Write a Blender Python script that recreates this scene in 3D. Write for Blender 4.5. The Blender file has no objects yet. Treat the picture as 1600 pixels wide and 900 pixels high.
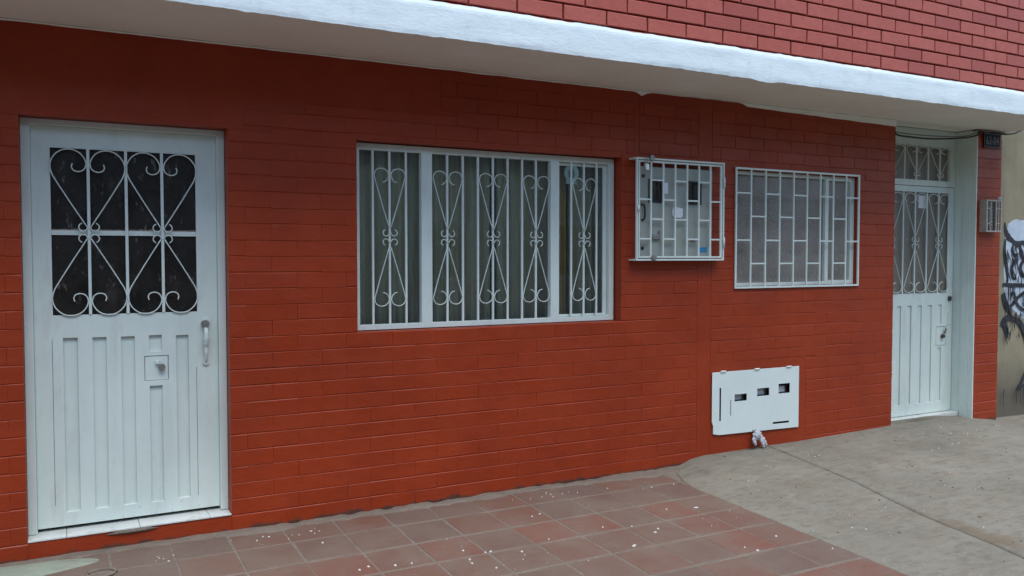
import bpy, math, random
from mathutils import Vector, noise
random.seed(7)
R = math.radians
scene = bpy.context.scene
col = scene.collection

# ------------------------------------------------------------------ camera
cam_d = bpy.data.cameras.new('camera')
cam_d.sensor_width = 36.0
cam_d.lens = 1325.0 / 1600.0 * 36.0
cam_d.clip_start = 0.05
cam_d.clip_end = 2000.0
cam = bpy.data.objects.new('camera', cam_d)
col.objects.link(cam)
CAM = Vector((0.0, -4.6, 1.5))
YAW, PITCH = R(28.207), R(2.1045)
cam.location = CAM
cam.rotation_euler = (math.pi / 2 - PITCH, 0.0, -YAW)
scene.camera = cam

# ------------------------------------------------------------------ world, sun, exposure
SUN_EL, SUN_AZ = R(68), R(180)
world = bpy.data.worlds.new('World')
scene.world = world
world.use_nodes = True
nt = world.node_tree
for n in list(nt.nodes):
    nt.nodes.remove(n)
sky = nt.nodes.new('ShaderNodeTexSky')
sky.sky_type = 'NISHITA'
sky.sun_disc = False
sky.sun_elevation = SUN_EL
sky.sun_rotation = SUN_AZ
sky.air_density = 1.0
sky.dust_density = 0.7
sky.ozone_density = 0.0
bg = nt.nodes.new('ShaderNodeBackground')
bg.inputs['Strength'].default_value = 0.15
wo = nt.nodes.new('ShaderNodeOutputWorld')
nt.links.new(sky.outputs[0], bg.inputs['Color'])
nt.links.new(bg.outputs[0], wo.inputs['Surface'])

sun_d = bpy.data.lights.new('sun', 'SUN')
sun_d.energy = 1.4
sun_d.angle = R(45)
sun_d.color = (1.0, 0.99, 0.97)
sun = bpy.data.objects.new('sun', sun_d)
sun_dir = Vector((math.sin(SUN_AZ) * math.cos(SUN_EL), math.cos(SUN_AZ) * math.cos(SUN_EL), math.sin(SUN_EL)))
sun.rotation_euler = (-sun_dir).to_track_quat('-Z', 'Y').to_euler()
sun.location = (0, -8, 10)
col.objects.link(sun)

scene.view_settings.view_transform = 'Standard'
scene.view_settings.look = 'None'
scene.view_settings.exposure = 1.2
scene.view_settings.gamma = 1.0
scene.view_settings.use_curve_mapping = False

# ------------------------------------------------------------------ mesh helpers
class MB:
    def __init__(s):
        s.v = []; s.f = []; s.sm = []
    def quadbox(s, x0, x1, y0, y1, z0, z1):
        b = len(s.v)
        s.v += [(x0, y0, z0), (x1, y0, z0), (x1, y1, z0), (x0, y1, z0), (x0, y0, z1), (x1, y0, z1), (x1, y1, z1), (x0, y1, z1)]
        for q in ((0, 3, 2, 1), (4, 5, 6, 7), (0, 1, 5, 4), (1, 2, 6, 5), (2, 3, 7, 6), (3, 0, 4, 7)):
            s.f.append(tuple(b + i for i in q)); s.sm.append(False)
        return s
    box = quadbox
    def plate(s, x0, x1, z0, z1, y0, y1, holes=()):
        """vertical sheet from y0 (front) to y1 (back) with rectangular holes (hx0,hx1,hz0,hz1)"""
        xs = sorted(set([x0, x1] + [min(max(h[i], x0), x1) for h in holes for i in (0, 1)]))
        zs = sorted(set([z0, z1] + [min(max(h[i], z0), z1) for h in holes for i in (2, 3)]))
        nx, nz = len(xs) - 1, len(zs) - 1
        def solid(i, j):
            if i < 0 or j < 0 or i >= nx or j >= nz:
                return False
            cx, cz = (xs[i] + xs[i + 1]) / 2, (zs[j] + zs[j + 1]) / 2
            return not any(h[0] < cx < h[1] and h[2] < cz < h[3] for h in holes)
        idx = {}
        def V(i, j, k):
            key = (i, j, k)
            if key not in idx:
                idx[key] = len(s.v); s.v.append((xs[i], (y0, y1)[k], zs[j]))
            return idx[key]
        def F(*q):
            s.f.append(tuple(q)); s.sm.append(False)
        for i in range(nx):
            for j in range(nz):
                if not solid(i, j):
                    continue
                F(V(i, j, 0), V(i + 1, j, 0), V(i + 1, j + 1, 0), V(i, j + 1, 0))
                F(V(i, j, 1), V(i, j + 1, 1), V(i + 1, j + 1, 1), V(i + 1, j, 1))
                if not solid(i - 1, j): F(V(i, j, 0), V(i, j + 1, 0), V(i, j + 1, 1), V(i, j, 1))
                if not solid(i + 1, j): F(V(i + 1, j, 0), V(i + 1, j, 1), V(i + 1, j + 1, 1), V(i + 1, j + 1, 0))
                if not solid(i, j - 1): F(V(i, j, 0), V(i, j, 1), V(i + 1, j, 1), V(i + 1, j, 0))
                if not solid(i, j + 1): F(V(i, j + 1, 0), V(i + 1, j + 1, 0), V(i + 1, j + 1, 1), V(i, j + 1, 1))
        return s
    def tube(s, pts, r, n=6, closed=False, flat=1.0):
        pts = [Vector(p) for p in pts]
        m = len(pts); b = len(s.v)
        rr = r if hasattr(r, '__len__') else [r] * m
        up = Vector((0, 1, 0))
        for i, p in enumerate(pts):
            t = (pts[(i + 1) % m if closed else min(i + 1, m - 1)] - pts[i - 1 if closed else max(i - 1, 0)])
            t.normalize()
            u = up if abs(t.dot(up)) < 0.95 else Vector((1, 0, 0))
            a = t.cross(u).normalized(); c = a.cross(t).normalized()
            for k in range(n):
                an = 2 * math.pi * (k + .5) / n
                s.v.append(tuple(p + a * (math.cos(an) * rr[i]) + c * (math.sin(an) * rr[i] * flat)))
        for i in range(m if closed else m - 1):
            j = (i + 1) % m
            for k in range(n):
                l = (k + 1) % n
                s.f.append((b + i * n + k, b + i * n + l, b + j * n + l, b + j * n + k)); s.sm.append(True)
        if not closed:
            s.f.append(tuple(b + k for k in range(n))[::-1]); s.sm.append(False)
            s.f.append(tuple(b + (m - 1) * n + k for k in range(n))); s.sm.append(False)
        return s
    def disc(s, c, r, y0, y1, n=20, sx=1.0, sz=1.0):
        """cylinder with its axis along Y"""
        b = len(s.v)
        for y in (y0, y1):
            for k in range(n):
                a = 2 * math.pi * k / n
                s.v.append((c[0] + math.cos(a) * r * sx, y, c[1] + math.sin(a) * r * sz))
        for k in range(n):
            l = (k + 1) % n
            s.f.append((b + k, b + n + k, b + n + l, b + l)); s.sm.append(True)
        s.f.append(tuple(b + k for k in range(n))); s.sm.append(False)
        s.f.append(tuple(b + n + k for k in range(n))[::-1]); s.sm.append(False)
        return s
    def poly(s, pts, y0, y1):
        """prism of an outline in XZ"""
        b = len(s.v); n = len(pts)
        for y in (y0, y1):
            for p in pts: s.v.append((p[0], y, p[1]))
        s.f.append(tuple(b + k for k in range(n))); s.sm.append(False)
        s.f.append(tuple(b + n + k for k in range(n))[::-1]); s.sm.append(False)
        for k in range(n):
            l = (k + 1) % n
            s.f.append((b + k, b + n + k, b + n + l, b + l)); s.sm.append(False)
        return s
    def grid(s, fn, nu, nv, smooth=True):
        b = len(s.v)
        for i in range(nu + 1):
            for j in range(nv + 1):
                s.v.append(tuple(fn(i / nu, j / nv)))
        for i in range(nu):
            for j in range(nv):
                a = b + i * (nv + 1) + j
                s.f.append((a, a + nv + 1, a + nv + 2, a + 1)); s.sm.append(smooth)
        return s
    def mesh(s, name, mat, off=(0, 0, 0)):
        me = bpy.data.meshes.new(name)
        o = off
        me.from_pydata([(p[0] - o[0], p[1] - o[1], p[2] - o[2]) for p in s.v], [], s.f)
        me.polygons.foreach_set('use_smooth', s.sm)
        if mat: me.materials.append(mat)
        me.update()
        return me
    def build(s, name, mat, parent=None, bevel=0.0, at=None):
        off = base_of(parent) if parent else (at or Vector((0, 0, 0)))
        me = s.mesh(name, mat, off)
        o = bpy.data.objects.new(name, me)
        col.objects.link(o)
        if parent: o.parent = parent
        elif at: o.location = at
        if bevel:
            b = o.modifiers.new('bevel', 'BEVEL'); b.width = bevel; b.segments = 2; b.limit_method = 'ANGLE'; b.angle_limit = R(40)
        return o

def base_of(o):
    p = Vector((0, 0, 0))
    while o:
        p = p + Vector(o.location); o = o.parent
    return p

def tag(o, label=None, cat=None, group=None, kind=None):
    if label: o['label'] = label
    if cat: o['category'] = cat
    if group: o['group'] = group
    if kind: o['kind'] = kind
    return o

def empty(name, loc, parent=None):
    o = bpy.data.objects.new(name, None)
    o.empty_display_size = 0.1
    col.objects.link(o)
    if parent:
        o.parent = parent; o.location = Vector(loc) - base_of(parent)
    else:
        o.location = loc
    return o

def spline(pts, n=6):
    """Catmull-Rom through pts"""
    P = [Vector(p) for p in pts]
    P = [P[0] * 2 - P[1]] + P + [P[-1] * 2 - P[-2]]
    out = []
    for i in range(1, len(P) - 2):
        for k in range(n):
            t = k / n
            a, b, c, d = P[i - 1:i + 3]
            out.append(0.5 * ((2 * b) + (c - a) * t + (2 * a - 5 * b + 4 * c - d) * t * t + (3 * b - a - 3 * c + d) * t ** 3))
    out.append(P[-2])
    return out

def project(p):
    """pixel (1600x900) of a point, used only to decide which bricks are near enough to be single objects"""
    q = Vector(p) - CAM
    f = Vector((math.sin(YAW) * math.cos(PITCH), math.cos(YAW) * math.cos(PITCH), -math.sin(PITCH)))
    r = Vector((math.cos(YAW), -math.sin(YAW), 0)); u = r.cross(f)
    d = q.dot(f)
    return 800 + 1325 * q.dot(r) / d, 450 - 1325 * q.dot(u) / d, d

# ------------------------------------------------------------------ materials
def M(name, base=(.5, .5, .5), rough=.6, spec=.5, metal=0.0):
    m = bpy.data.materials.new(name); m.use_nodes = True
    n = m.node_tree.nodes; l = m.node_tree.links
    b = n['Principled BSDF']
    b.inputs['Base Color'].default_value = (*base, 1)
    b.inputs['Roughness'].default_value = rough
    b.inputs['Specular IOR Level'].default_value = spec
    b.inputs['Metallic'].default_value = metal
    return m, n, l, b

def pos(n):
    return n.new('ShaderNodeNewGeometry').outputs['Position']

def mapping(n, l, vec, scale):
    mp = n.new('ShaderNodeMapping'); mp.inputs['Scale'].default_value = scale
    l.new(vec, mp.inputs['Vector']); return mp.outputs[0]

def noise_tex(n, l, vec, scale, detail=4, rough=.55, dist=0.0):
    t = n.new('ShaderNodeTexNoise'); t.inputs['Scale'].default_value = scale; t.inputs['Detail'].default_value = detail
    t.inputs['Roughness'].default_value = rough; t.inputs['Distortion'].default_value = dist
    l.new(vec, t.inputs['Vector']); return t.outputs['Fac']

def ramp(n, l, fac, stops):
    r = n.new('ShaderNodeValToRGB')
    e = r.color_ramp.elements
    while len(e) < len(stops): e.new(0.5)
    for i, (p, c) in enumerate(stops):
        e[i].position = p
        e[i].color = (*c, 1) if hasattr(c, '__len__') else (c, c, c, 1)
    l.new(fac, r.inputs[0]); return r.outputs[0]

def mix(n, l, fac, a, b, mode='MIX'):
    x = n.new('ShaderNodeMix'); x.data_type = 'RGBA'; x.blend_type = mode
    for sock, val in ((x.inputs[0], fac), (x.inputs[6], a), (x.inputs[7], b)):
        if isinstance(val, (int, float)): sock.default_value = val
        elif isinstance(val, tuple): sock.default_value = (*val, 1)
        else: l.new(val, sock)
    return x.outputs[2]

def bump(n, l, b, height, strength=.3, dist=.002, prev=None):
    k = n.new('ShaderNodeBump'); k.inputs['Strength'].default_value = strength; k.inputs['Distance'].default_value = dist
    l.new(height, k.inputs['Height'])
    if prev: l.new(prev, k.inputs['Normal'])
    l.new(k.outputs[0], b.inputs['Normal']); return k.outputs[0]

def mat_red():
    m, n, l, b = M('red_wall_paint', rough=.42, spec=.27)
    p = pos(n)
    f1 = noise_tex(n, l, p, 1.7, 5, .6)
    c = ramp(n, l, f1, [(.3, (.235, .027, .006)), (.7, (.315, .039, .0082))])
    f2 = noise_tex(n, l, mapping(n, l, p, (9, 9, 11)), 1.0, 5, .7)
    c = mix(n, l, ramp(n, l, f2, [(.4, .0), (.8, .32)]), c, (.17, .022, .007))
    oi = n.new('ShaderNodeObjectInfo')
    c = mix(n, l, ramp(n, l, oi.outputs['Random'], [(0., .0), (1., .07)]), c, (.40, .068, .026))
    # dark brown-grey at the wall foot, with a noise-broken upper edge
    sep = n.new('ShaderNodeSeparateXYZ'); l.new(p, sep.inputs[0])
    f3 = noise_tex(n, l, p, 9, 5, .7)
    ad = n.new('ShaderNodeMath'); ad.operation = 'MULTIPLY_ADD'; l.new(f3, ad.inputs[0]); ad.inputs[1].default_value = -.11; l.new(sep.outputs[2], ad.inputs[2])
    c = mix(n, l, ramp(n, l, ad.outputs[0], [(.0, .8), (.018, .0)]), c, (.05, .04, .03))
    l.new(c, b.inputs['Base Color'])
    l.new(ramp(n, l, noise_tex(n, l, p, 6, 3), [(.3, .36), (.7, .58)]), b.inputs['Roughness'])
    k = bump(n, l, b, noise_tex(n, l, p, 38, 4, .62), .35, .005)
    bump(n, l, b, noise_tex(n, l, mapping(n, l, p, (4, 4, 6)), 2.0, 3, .5), .35, .012, k)
    return m

def mat_upper():
    m, n, l, b = M('red_upper_brick', rough=.55, spec=.4)
    p = pos(n)
    oi = n.new('ShaderNodeObjectInfo')
    c = ramp(n, l, oi.outputs['Random'], [(0., (.40, .088, .056)), (.5, (.43, .102, .066)), (1., (.34, .072, .050))])
    c = mix(n, l, ramp(n, l, noise_tex(n, l, p, 14, 5, .65), [(.4, 0.), (.75, .5)]), c, (.31, .052, .034))
    c = mix(n, l, ramp(n, l, noise_tex(n, l, p, 90, 2, .6), [(.66, 0.), (.75, .6)]), c, (.08, .02, .02))
    l.new(c, b.inputs['Base Color'])
    bump(n, l, b, noise_tex(n, l, p, 70, 4, .65), .45, .004)
    return m

def mat_joint():
    m, n, l, b = M('red_upper_mortar', (.17, .032, .026), .8, .3)
    p = pos(n); bump(n, l, b, noise_tex(n, l, p, 60, 4, .7), .5, .004)
    return m

def mat_white(name, lo, hi, dirt=(.42, .41, .36), rough=.45, amt=.35, bs=.12, rust=False):
    m, n, l, b = M(name, rough=rough, spec=.45)
    p = pos(n)
    c = ramp(n, l, noise_tex(n, l, p, 3.1, 5, .6), [(.3, lo), (.7, hi)])
    c = mix(n, l, ramp(n, l, noise_tex(n, l, mapping(n, l, p, (9, 9, 2.2)), 1.6, 6, .7), [(.52, 0.), (.8, amt)]), c, dirt)
    c = mix(n, l, ramp(n, l, noise_tex(n, l, p, 120, 2, .5), [(.72, 0.), (.78, amt)]), c, (.25, .23, .2))
    if rust:
        sep = n.new('ShaderNodeSeparateXYZ'); l.new(p, sep.inputs[0])
        ad = n.new('ShaderNodeMath'); ad.operation = 'MULTIPLY_ADD'; l.new(sep.outputs[2], ad.inputs[0]); ad.inputs[1].default_value = -.16; l.new(noise_tex(n, l, p, 26, 6, .75), ad.inputs[2])
        c = mix(n, l, ramp(n, l, ad.outputs[0], [(.585, 0.), (.66, .8)]), c, (.24, .15, .085))
        c = mix(n, l, ramp(n, l, noise_tex(n, l, mapping(n, l, p, (1.2, 1.2, .35)), 3.0, 7, .7), [(.5, 0.), (.8, .35)]), c, (.36, .39, .36))
    l.new(c, b.inputs['Base Color'])
    k = bump(n, l, b, noise_tex(n, l, p, 45, 3, .6), bs, .003)
    if rust: bump(n, l, b, noise_tex(n, l, p, 4.5, 3, .5), .35, .012, k)
    return m

def mat_plaster():
    m, n, l, b = M('white_rough_plaster', rough=.8, spec=.3)
    p = pos(n)
    c = ramp(n, l, noise_tex(n, l, p, 5, 6, .65), [(.3, (.66, .75, .75)), (.7, (.73, .81, .805))])
    sep = n.new('ShaderNodeSeparateXYZ'); l.new(p, sep.inputs[0])
    c = mix(n, l, ramp(n, l, noise_tex(n, l, mapping(n, l, p, (5, 5, 1.5)), 2.2, 6, .7), [(.58, 0.), (.8, .4)]), c, (.45, .42, .37))
    l.new(c, b.inputs['Base Color'])
    k = bump(n, l, b, noise_tex(n, l, mapping(n, l, p, (.55, 1, 2.0)), 30, 7, .75, .5), .3, .008)
    bump(n, l, b, noise_tex(n, l, p, 140, 3, .6), .2, .003, k)
    return m

def mat_soffit():
    m, n, l, b = M('soffit_paint', rough=.75, spec=.3)
    p = pos(n)
    c = ramp(n, l, noise_tex(n, l, p, 2.2, 6, .6), [(.3, (.78, .77, .67)), (.7, (.86, .85, .76))])
    l.new(c, b.inputs['Base Color'])
    bump(n, l, b, noise_tex(n, l, p, 14, 4, .6), .25, .006)
    return m

def mat_tile():
    m, n, l, b = M('terracotta_tile', rough=.62, spec=.35)
    p = pos(n)
    oi = n.new('ShaderNodeObjectInfo')
    c = ramp(n, l, oi.outputs['Random'], [(0., (.136, .080, .056)), (.25, (.150, .076, .052)), (.5, (.142, .090, .066)), (.75, (.122, .082, .066)), (1., (.172, .066, .042))])
    oi2 = noise_tex(n, l, p, 3.2, 6, .65)
    c = mix(n, l, ramp(n, l, oi2, [(.32, 0.), (.66, .75)]), c, (.155, .115, .086))
    c = mix(n, l, ramp(n, l, noise_tex(n, l, mapping(n, l, p, (3, 9, 1)), 5, 5, .7), [(.52, 0.), (.8, .6)]), c, (.095, .054, .043))
    c = mix(n, l, ramp(n, l, noise_tex(n, l, p, 75, 3, .7), [(.62, 0.), (.74, .5)]), c, (.24, .20, .165))
    l.new(c, b.inputs['Base Color'])
    l.new(ramp(n, l, oi2, [(.3, .5), (.7, .75)]), b.inputs['Roughness'])
    bump(n, l, b, noise_tex(n, l, p, 40, 5, .65), .3, .003)
    return m

def mat_cement(name, a, c2, dark, warm, stain=()):
    m, n, l, b = M(name, rough=.85, spec=.25)
    p = pos(n)
    c = ramp(n, l, noise_tex(n, l, p, 1.6, 7, .62), [(.3, a), (.7, c2)])
    c = mix(n, l, ramp(n, l, noise_tex(n, l, mapping(n, l, p, (1.2, 2.6, 1)), 2.3, 6, .7), [(.5, 0.), (.72, .7)]), c, warm)
    c = mix(n, l, ramp(n, l, noise_tex(n, l, mapping(n, l, p, (2.5, 6, 1)), 3.1, 7, .75), [(.47, 0.), (.72, .7)]), c, dark)
    c = mix(n, l, ramp(n, l, noise_tex(n, l, p, 48, 5, .75), [(.55, 0.), (.72, .5)]), c, (.30, .285, .235))
    c = mix(n, l, ramp(n, l, noise_tex(n, l, p, 60, 2, .6), [(.68, 0.), (.75, .6)]), c, (.07, .065, .06))
    if stain:
        for (sx, sy, rx, ry), colr, amt in stain:
            mp = n.new('ShaderNodeMapping'); mp.inputs['Location'].default_value = (-sx / rx, -sy / ry, 0); mp.inputs['Scale'].default_value = (1 / rx, 1 / ry, 0)
            l.new(p, mp.inputs['Vector'])
            ln = n.new('ShaderNodeVectorMath'); ln.operation = 'LENGTH'; l.new(mp.outputs[0], ln.inputs[0])
            ad = n.new('ShaderNodeMath'); ad.operation = 'MULTIPLY_ADD'; l.new(noise_tex(n, l, p, 5, 6, .7), ad.inputs[0]); ad.inputs[1].default_value = 1.1; l.new(ln.outputs['Value'], ad.inputs[2])
            c = mix(n, l, ramp(n, l, ad.outputs[0], [(.55, amt), (1.25, 0.)]), c, colr)
    l.new(c, b.inputs['Base Color'])
    k = bump(n, l, b, noise_tex(n, l, p, 9, 6, .7), .35, .012)
    bump(n, l, b, noise_tex(n, l, p, 160, 3, .6), .4, .003, k)
    return m

def mat_neighbour():
    m, n, l, b = M('olive_plaster', rough=.85, spec=.25)
    p = pos(n)
    c = ramp(n, l, noise_tex(n, l, p, 2.5, 6, .65), [(.3, (.22, .195, .125)), (.7, (.31, .275, .18))])
    c = mix(n, l, ramp(n, l, noise_tex(n, l, mapping(n, l, p, (8, 8, 1.2)), 1.5, 6, .7), [(.5, 0.), (.75, .6)]), c, (.17, .155, .12))
    sep = n.new('ShaderNodeSeparateXYZ'); l.new(p, sep.inputs[0])
    ad = n.new('ShaderNodeMath'); ad.operation = 'MULTIPLY_ADD'; l.new(noise_tex(n, l, p, 5, 5, .7), ad.inputs[0]); ad.inputs[1].default_value = -.5; l.new(sep.outputs[2], ad.inputs[2])
    c = mix(n, l, ramp(n, l, ad.outputs[0], [(.0, .85), (.35, .0)]), c, (.10, .085, .065))
    l.new(c, b.inputs['Base Color'])
    bump(n, l, b, noise_tex(n, l, p, 30, 6, .7), .4, .006)
    return m

def mat_darkpane():
    m, n, l, b = M('blackened_pane', rough=.2, spec=.35)
    p = pos(n)
    c = ramp(n, l, noise_tex(n, l, p, 5, 5, .6), [(.3, (.010, .009, .007)), (.75, (.028, .023, .018))])
    c = mix(n, l, ramp(n, l, noise_tex(n, l, mapping(n, l, p, (1, 1, .45)), 34, 3, .6), [(.63, 0.), (.72, .7)]), c, (.16, .15, .13))
    c = mix(n, l, ramp(n, l, noise_tex(n, l, mapping(n, l, p, (1, 1, .5)), 9, 6, .75), [(.55, 0.), (.78, .55)]), c, (.10, .095, .08))
    l.new(c, b.inputs['Base Color'])
    l.new(ramp(n, l, noise_tex(n, l, p, 8, 4), [(.3, .18), (.7, .45)]), b.inputs['Roughness'])
    return m

def mat_frost(name, lo, hi, sp):
    m, n, l, b = M(name, rough=.32, spec=.5)
    p = pos(n)
    c = ramp(n, l, noise_tex(n, l, p, 2.4, 4, .55), [(.35, lo), (.7, hi)])
    c = mix(n, l, ramp(n, l, noise_tex(n, l, p, 38, 3, .6), [(.6, 0.), (.72, sp)]), c, (.38, .39, .37))
    l.new(c, b.inputs['Base Color'])
    v = n.new('ShaderNodeTexVoronoi'); v.inputs['Scale'].default_value = 85; l.new(p, v.inputs['Vector'])
    bump(n, l, b, v.outputs['Distance'], .5, .004)
    return m

def mat_glass():
    m = bpy.data.materials.new('window_glass'); m.use_nodes = True
    n = m.node_tree.nodes; l = m.node_tree.links
    n.remove(n['Principled BSDF'])
    tr = n.new('ShaderNodeBsdfTransparent'); tr.inputs[0].default_value = (.86, .9, .87, 1)
    gl = n.new('ShaderNodeBsdfGlossy'); gl.inputs['Roughness'].default_value = .03; gl.inputs[0].default_value = (.9, .95, 1, 1)
    di = n.new('ShaderNodeBsdfDiffuse'); di.inputs[0].default_value = (.5, .5, .48, 1)
    fr = n.new('ShaderNodeFresnel'); fr.inputs[0].default_value = 1.45
    x = n.new('ShaderNodeMixShader'); l.new(fr.outputs[0], x.inputs[0]); l.new(tr.outputs[0], x.inputs[1]); l.new(gl.outputs[0], x.inputs[2])
    # a little dust on the pane
    p = n.new('ShaderNodeNewGeometry').outputs['Position']
    d = ramp(n, l, noise_tex(n, l, p, 6, 5, .7), [(.3, .01), (.8, .06)])
    y = n.new('ShaderNodeMixShader'); l.new(d, y.inputs[0]); l.new(x.outputs[0], y.inputs[1]); l.new(di.outputs[0], y.inputs[2])
    l.new(y.outputs[0], n['Material Output'].inputs['Surface'])
    return m

def mat_cloth(name, a, c2):
    m, n, l, b = M(name, rough=.9, spec=.1)
    p = pos(n)
    l.new(ramp(n, l, noise_tex(n, l, mapping(n, l, p, (9, 9, .8)), 2, 4, .6), [(.3, a), (.7, c2)]), b.inputs['Base Color'])
    return m

def mat_plain(name, base, rough=.5, spec=.5, metal=0., var=.25, sc=18):
    m, n, l, b = M(name, base, rough, spec, metal)
    p = pos(n)
    dk = tuple(x * (1 - var) for x in base)
    l.new(ramp(n, l, noise_tex(n, l, p, sc, 5, .65), [(.3, dk), (.7, base)]), b.inputs['Base Color'])
    return m

RED = mat_red(); UPPER = mat_upper(); JOINT = mat_joint()
WHITE = mat_white('white_door_enamel', (.575, .66, .60), (.64, .72, .655), dirt=(.40, .38, .31), amt=.38, rust=True)
IRON = mat_white('white_iron_paint', (.59, .665, .605), (.66, .73, .665), amt=.3)
LID = mat_white('white_lid_paint', (.60, .68, .64), (.66, .735, .69), dirt=(.55, .55, .52), amt=.18)
SILL = mat_white('white_sill_tile', (.54, .57, .53), (.63, .65, .61), dirt=(.34, .30, .22), rough=.25, amt=.8, bs=.03)
PLASTER = mat_plaster(); SOFFIT = mat_soffit()
TILE = mat_tile()
CEMENT = mat_cement('cement_bed', (.150, .122, .094), (.19, .156, .122), (.09, .074, .057), (.175, .138, .102))
CONC = mat_cement('grey_concrete', (.16, .147, .113), (.22, .205, .16), (.095, .077, .058), (.175, .142, .094),
                  stain=[((4.40, -1.75, .22, .9), (.13, .092, .052), .75), ((5.6, -.5, 1.6, .5), (.115, .105, .082), .4), ((4.15, -.8, .7, .9), (.125, .112, .082), .35),
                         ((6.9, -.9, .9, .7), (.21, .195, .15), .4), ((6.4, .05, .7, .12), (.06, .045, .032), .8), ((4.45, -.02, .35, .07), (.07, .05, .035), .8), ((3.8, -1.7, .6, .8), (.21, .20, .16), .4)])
NEIGH = mat_neighbour()
PANE_D = mat_darkpane(); FROST = mat_frost('frosted_pane', (.175, .16, .135), (.26, .24, .21), .4)
FROST2 = mat_frost('pebbled_pane', (.15, .135, .105), (.21, .195, .155), .6)
GLASS = mat_glass()
CURTAIN = mat_cloth('sage_curtain', (.60, .53, .38), (.80, .72, .55))
OCHRE = mat_cloth('ochre_curtain', (.62, .40, .07), (.70, .46, .11))
CAB = mat_plain('cabinet_grey', (.33, .355, .305), .5, .4, 0, .12, 5)
BLACK = mat_plain('black_plastic', (.016, .016, .017), .4)
STEEL = mat_plain('worn_steel', (.30, .29, .27), .45, .5, .6)
CHROME = mat_plain('bright_padlock_steel', (.75, .76, .78), .25, .5, .9, .1)
DARKSTEEL = mat_plain('dark_brass', (.10, .085, .07), .5, .5, .5)
BEIGE = mat_plain('beige_metal', (.42, .37, .30), .55, .4, 0, .3, 30)
PLATE = mat_plain('dark_number_plate', (.010, .012, .020), .7, .2)
NUMERAL = mat_plain('white_numeral', (.22, .23, .24), .6, .3, 0, .6, 60)
PAPER = mat_plain('white_paper', (.72, .74, .74), .8, .2, 0, .06)
TEAL = mat_plain('pale_teal_sticker', (.30, .45, .42), .5, .4, 0, .12)
TEALD = mat_plain('dark_teal_print', (.10, .17, .17), .5)
BLUE = mat_plain('blue_sticker', (.02, .22, .42), .5)
RAG = mat_cloth('grey_rag', (.36, .36, .37), (.55, .55, .56))
CABLE = mat_plain('black_cable', (.02, .02, .02), .6)
CABLE_G = mat_plain('grey_cable', (.20, .19, .17), .6)
ROOM = mat_plain('room_plaster', (.30, .28, .24), .9, .2)
PUTTY = mat_plain('old_putty', (.30, .25, .19), .9, .2, 0, .4, 25)
SPRAYW = mat_plain('pale_blue_spray_paint', (.52, .60, .66), .7, .3, 0, .2, 12)
SPRAYK = mat_plain('dark_spray_paint', (.035, .036, .045), .6, .3, 0, .4, 20)
SPLAT = mat_plain('white_paint_drop', (.50, .49, .46), .6, .3, 0, .1)
GREENC = mat_cement('green_cement_patch', (.20, .235, .175), (.26, .29, .22), (.14, .15, .115), (.22, .22, .16))
ASPHALT = mat_plain('asphalt', (.055, .055, .056), .9, .3, 0, .3, 40)
EARTH = mat_plain('dusty_ground', (.16, .145, .12), .95, .2, 0, .3, 2)
LEAF = mat_plain('dry_leaf', (.10, .07, .04), .8)

# ------------------------------------------------------------------ the setting: ground, street, pavement
def lerp(x, xs, ys):
    if x <= xs[0]: return ys[0]
    for i in range(1, len(xs)):
        if x <= xs[i]:
            return ys[i - 1] + (ys[i] - ys[i - 1]) * (x - xs[i - 1]) / (xs[i] - xs[i - 1])
    return ys[-1]

def zplane(X, Y):
    return .0528 - .0015 * X + .0301 * Y
def zg(X, Y):
    h = lerp(X, [3.4, 3.75, 4.0, 5.0, 6.0, 6.6, 7.05, 7.4, 8.5], [0, .02, .05, .06, .08, .08, .045, .0, -.02])
    t = min(max(1 + Y / 1.3, 0), 1); t = t * t * (3 - 2 * t)
    return zplane(X, Y) + h * t

mb = MB(); mb.box(-400, 400, -400, 400, -.6, -.30)
tag(mb.build('ground', EARTH), kind='structure')
mb = MB(); mb.box(-60, 60, -9.6, -3.0, -.4, -.16)
tag(mb.build('road', ASPHALT), kind='structure')

def bed(u, v):
    X, Y = -3.2 + 7.4 * u, -2.8 + 3.05 * v
    z = zplane(X, Y) - .0022 + .0014 * noise.noise((X * 5, Y * 5, 0))
    # cement fillet trowelled against the wall
    edge = lerp(X, [-.2, 0, .7, .85, 3, 3.4], [-.08, -.02, -.03, -.07, -.06, -.11]) + .022 * noise.noise((X * 3.1, 4.2, 0)) + .02 * noise.noise((X * 11, 1.7, 0))
    if Y > edge - .03:
        z += .0085 * min(1, (Y - edge + .03) / .03) + .006 * noise.noise((X * 9, Y * 9, 3))
    gap = noise.noise((X * 2.2, 0, 12)) + .5 * noise.noise((X * 13, 0, 4))
    if Y > -.025 and X > .8 and gap > -.05: z -= .010 * min(1, (gap + .05) * 3)      # open crack along the wall foot
    return (X, Y, z)
mb = MB(); mb.grid(bed, 420, 170)
pavement = tag(mb.build('pavement', CEMENT), kind='structure')

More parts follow.
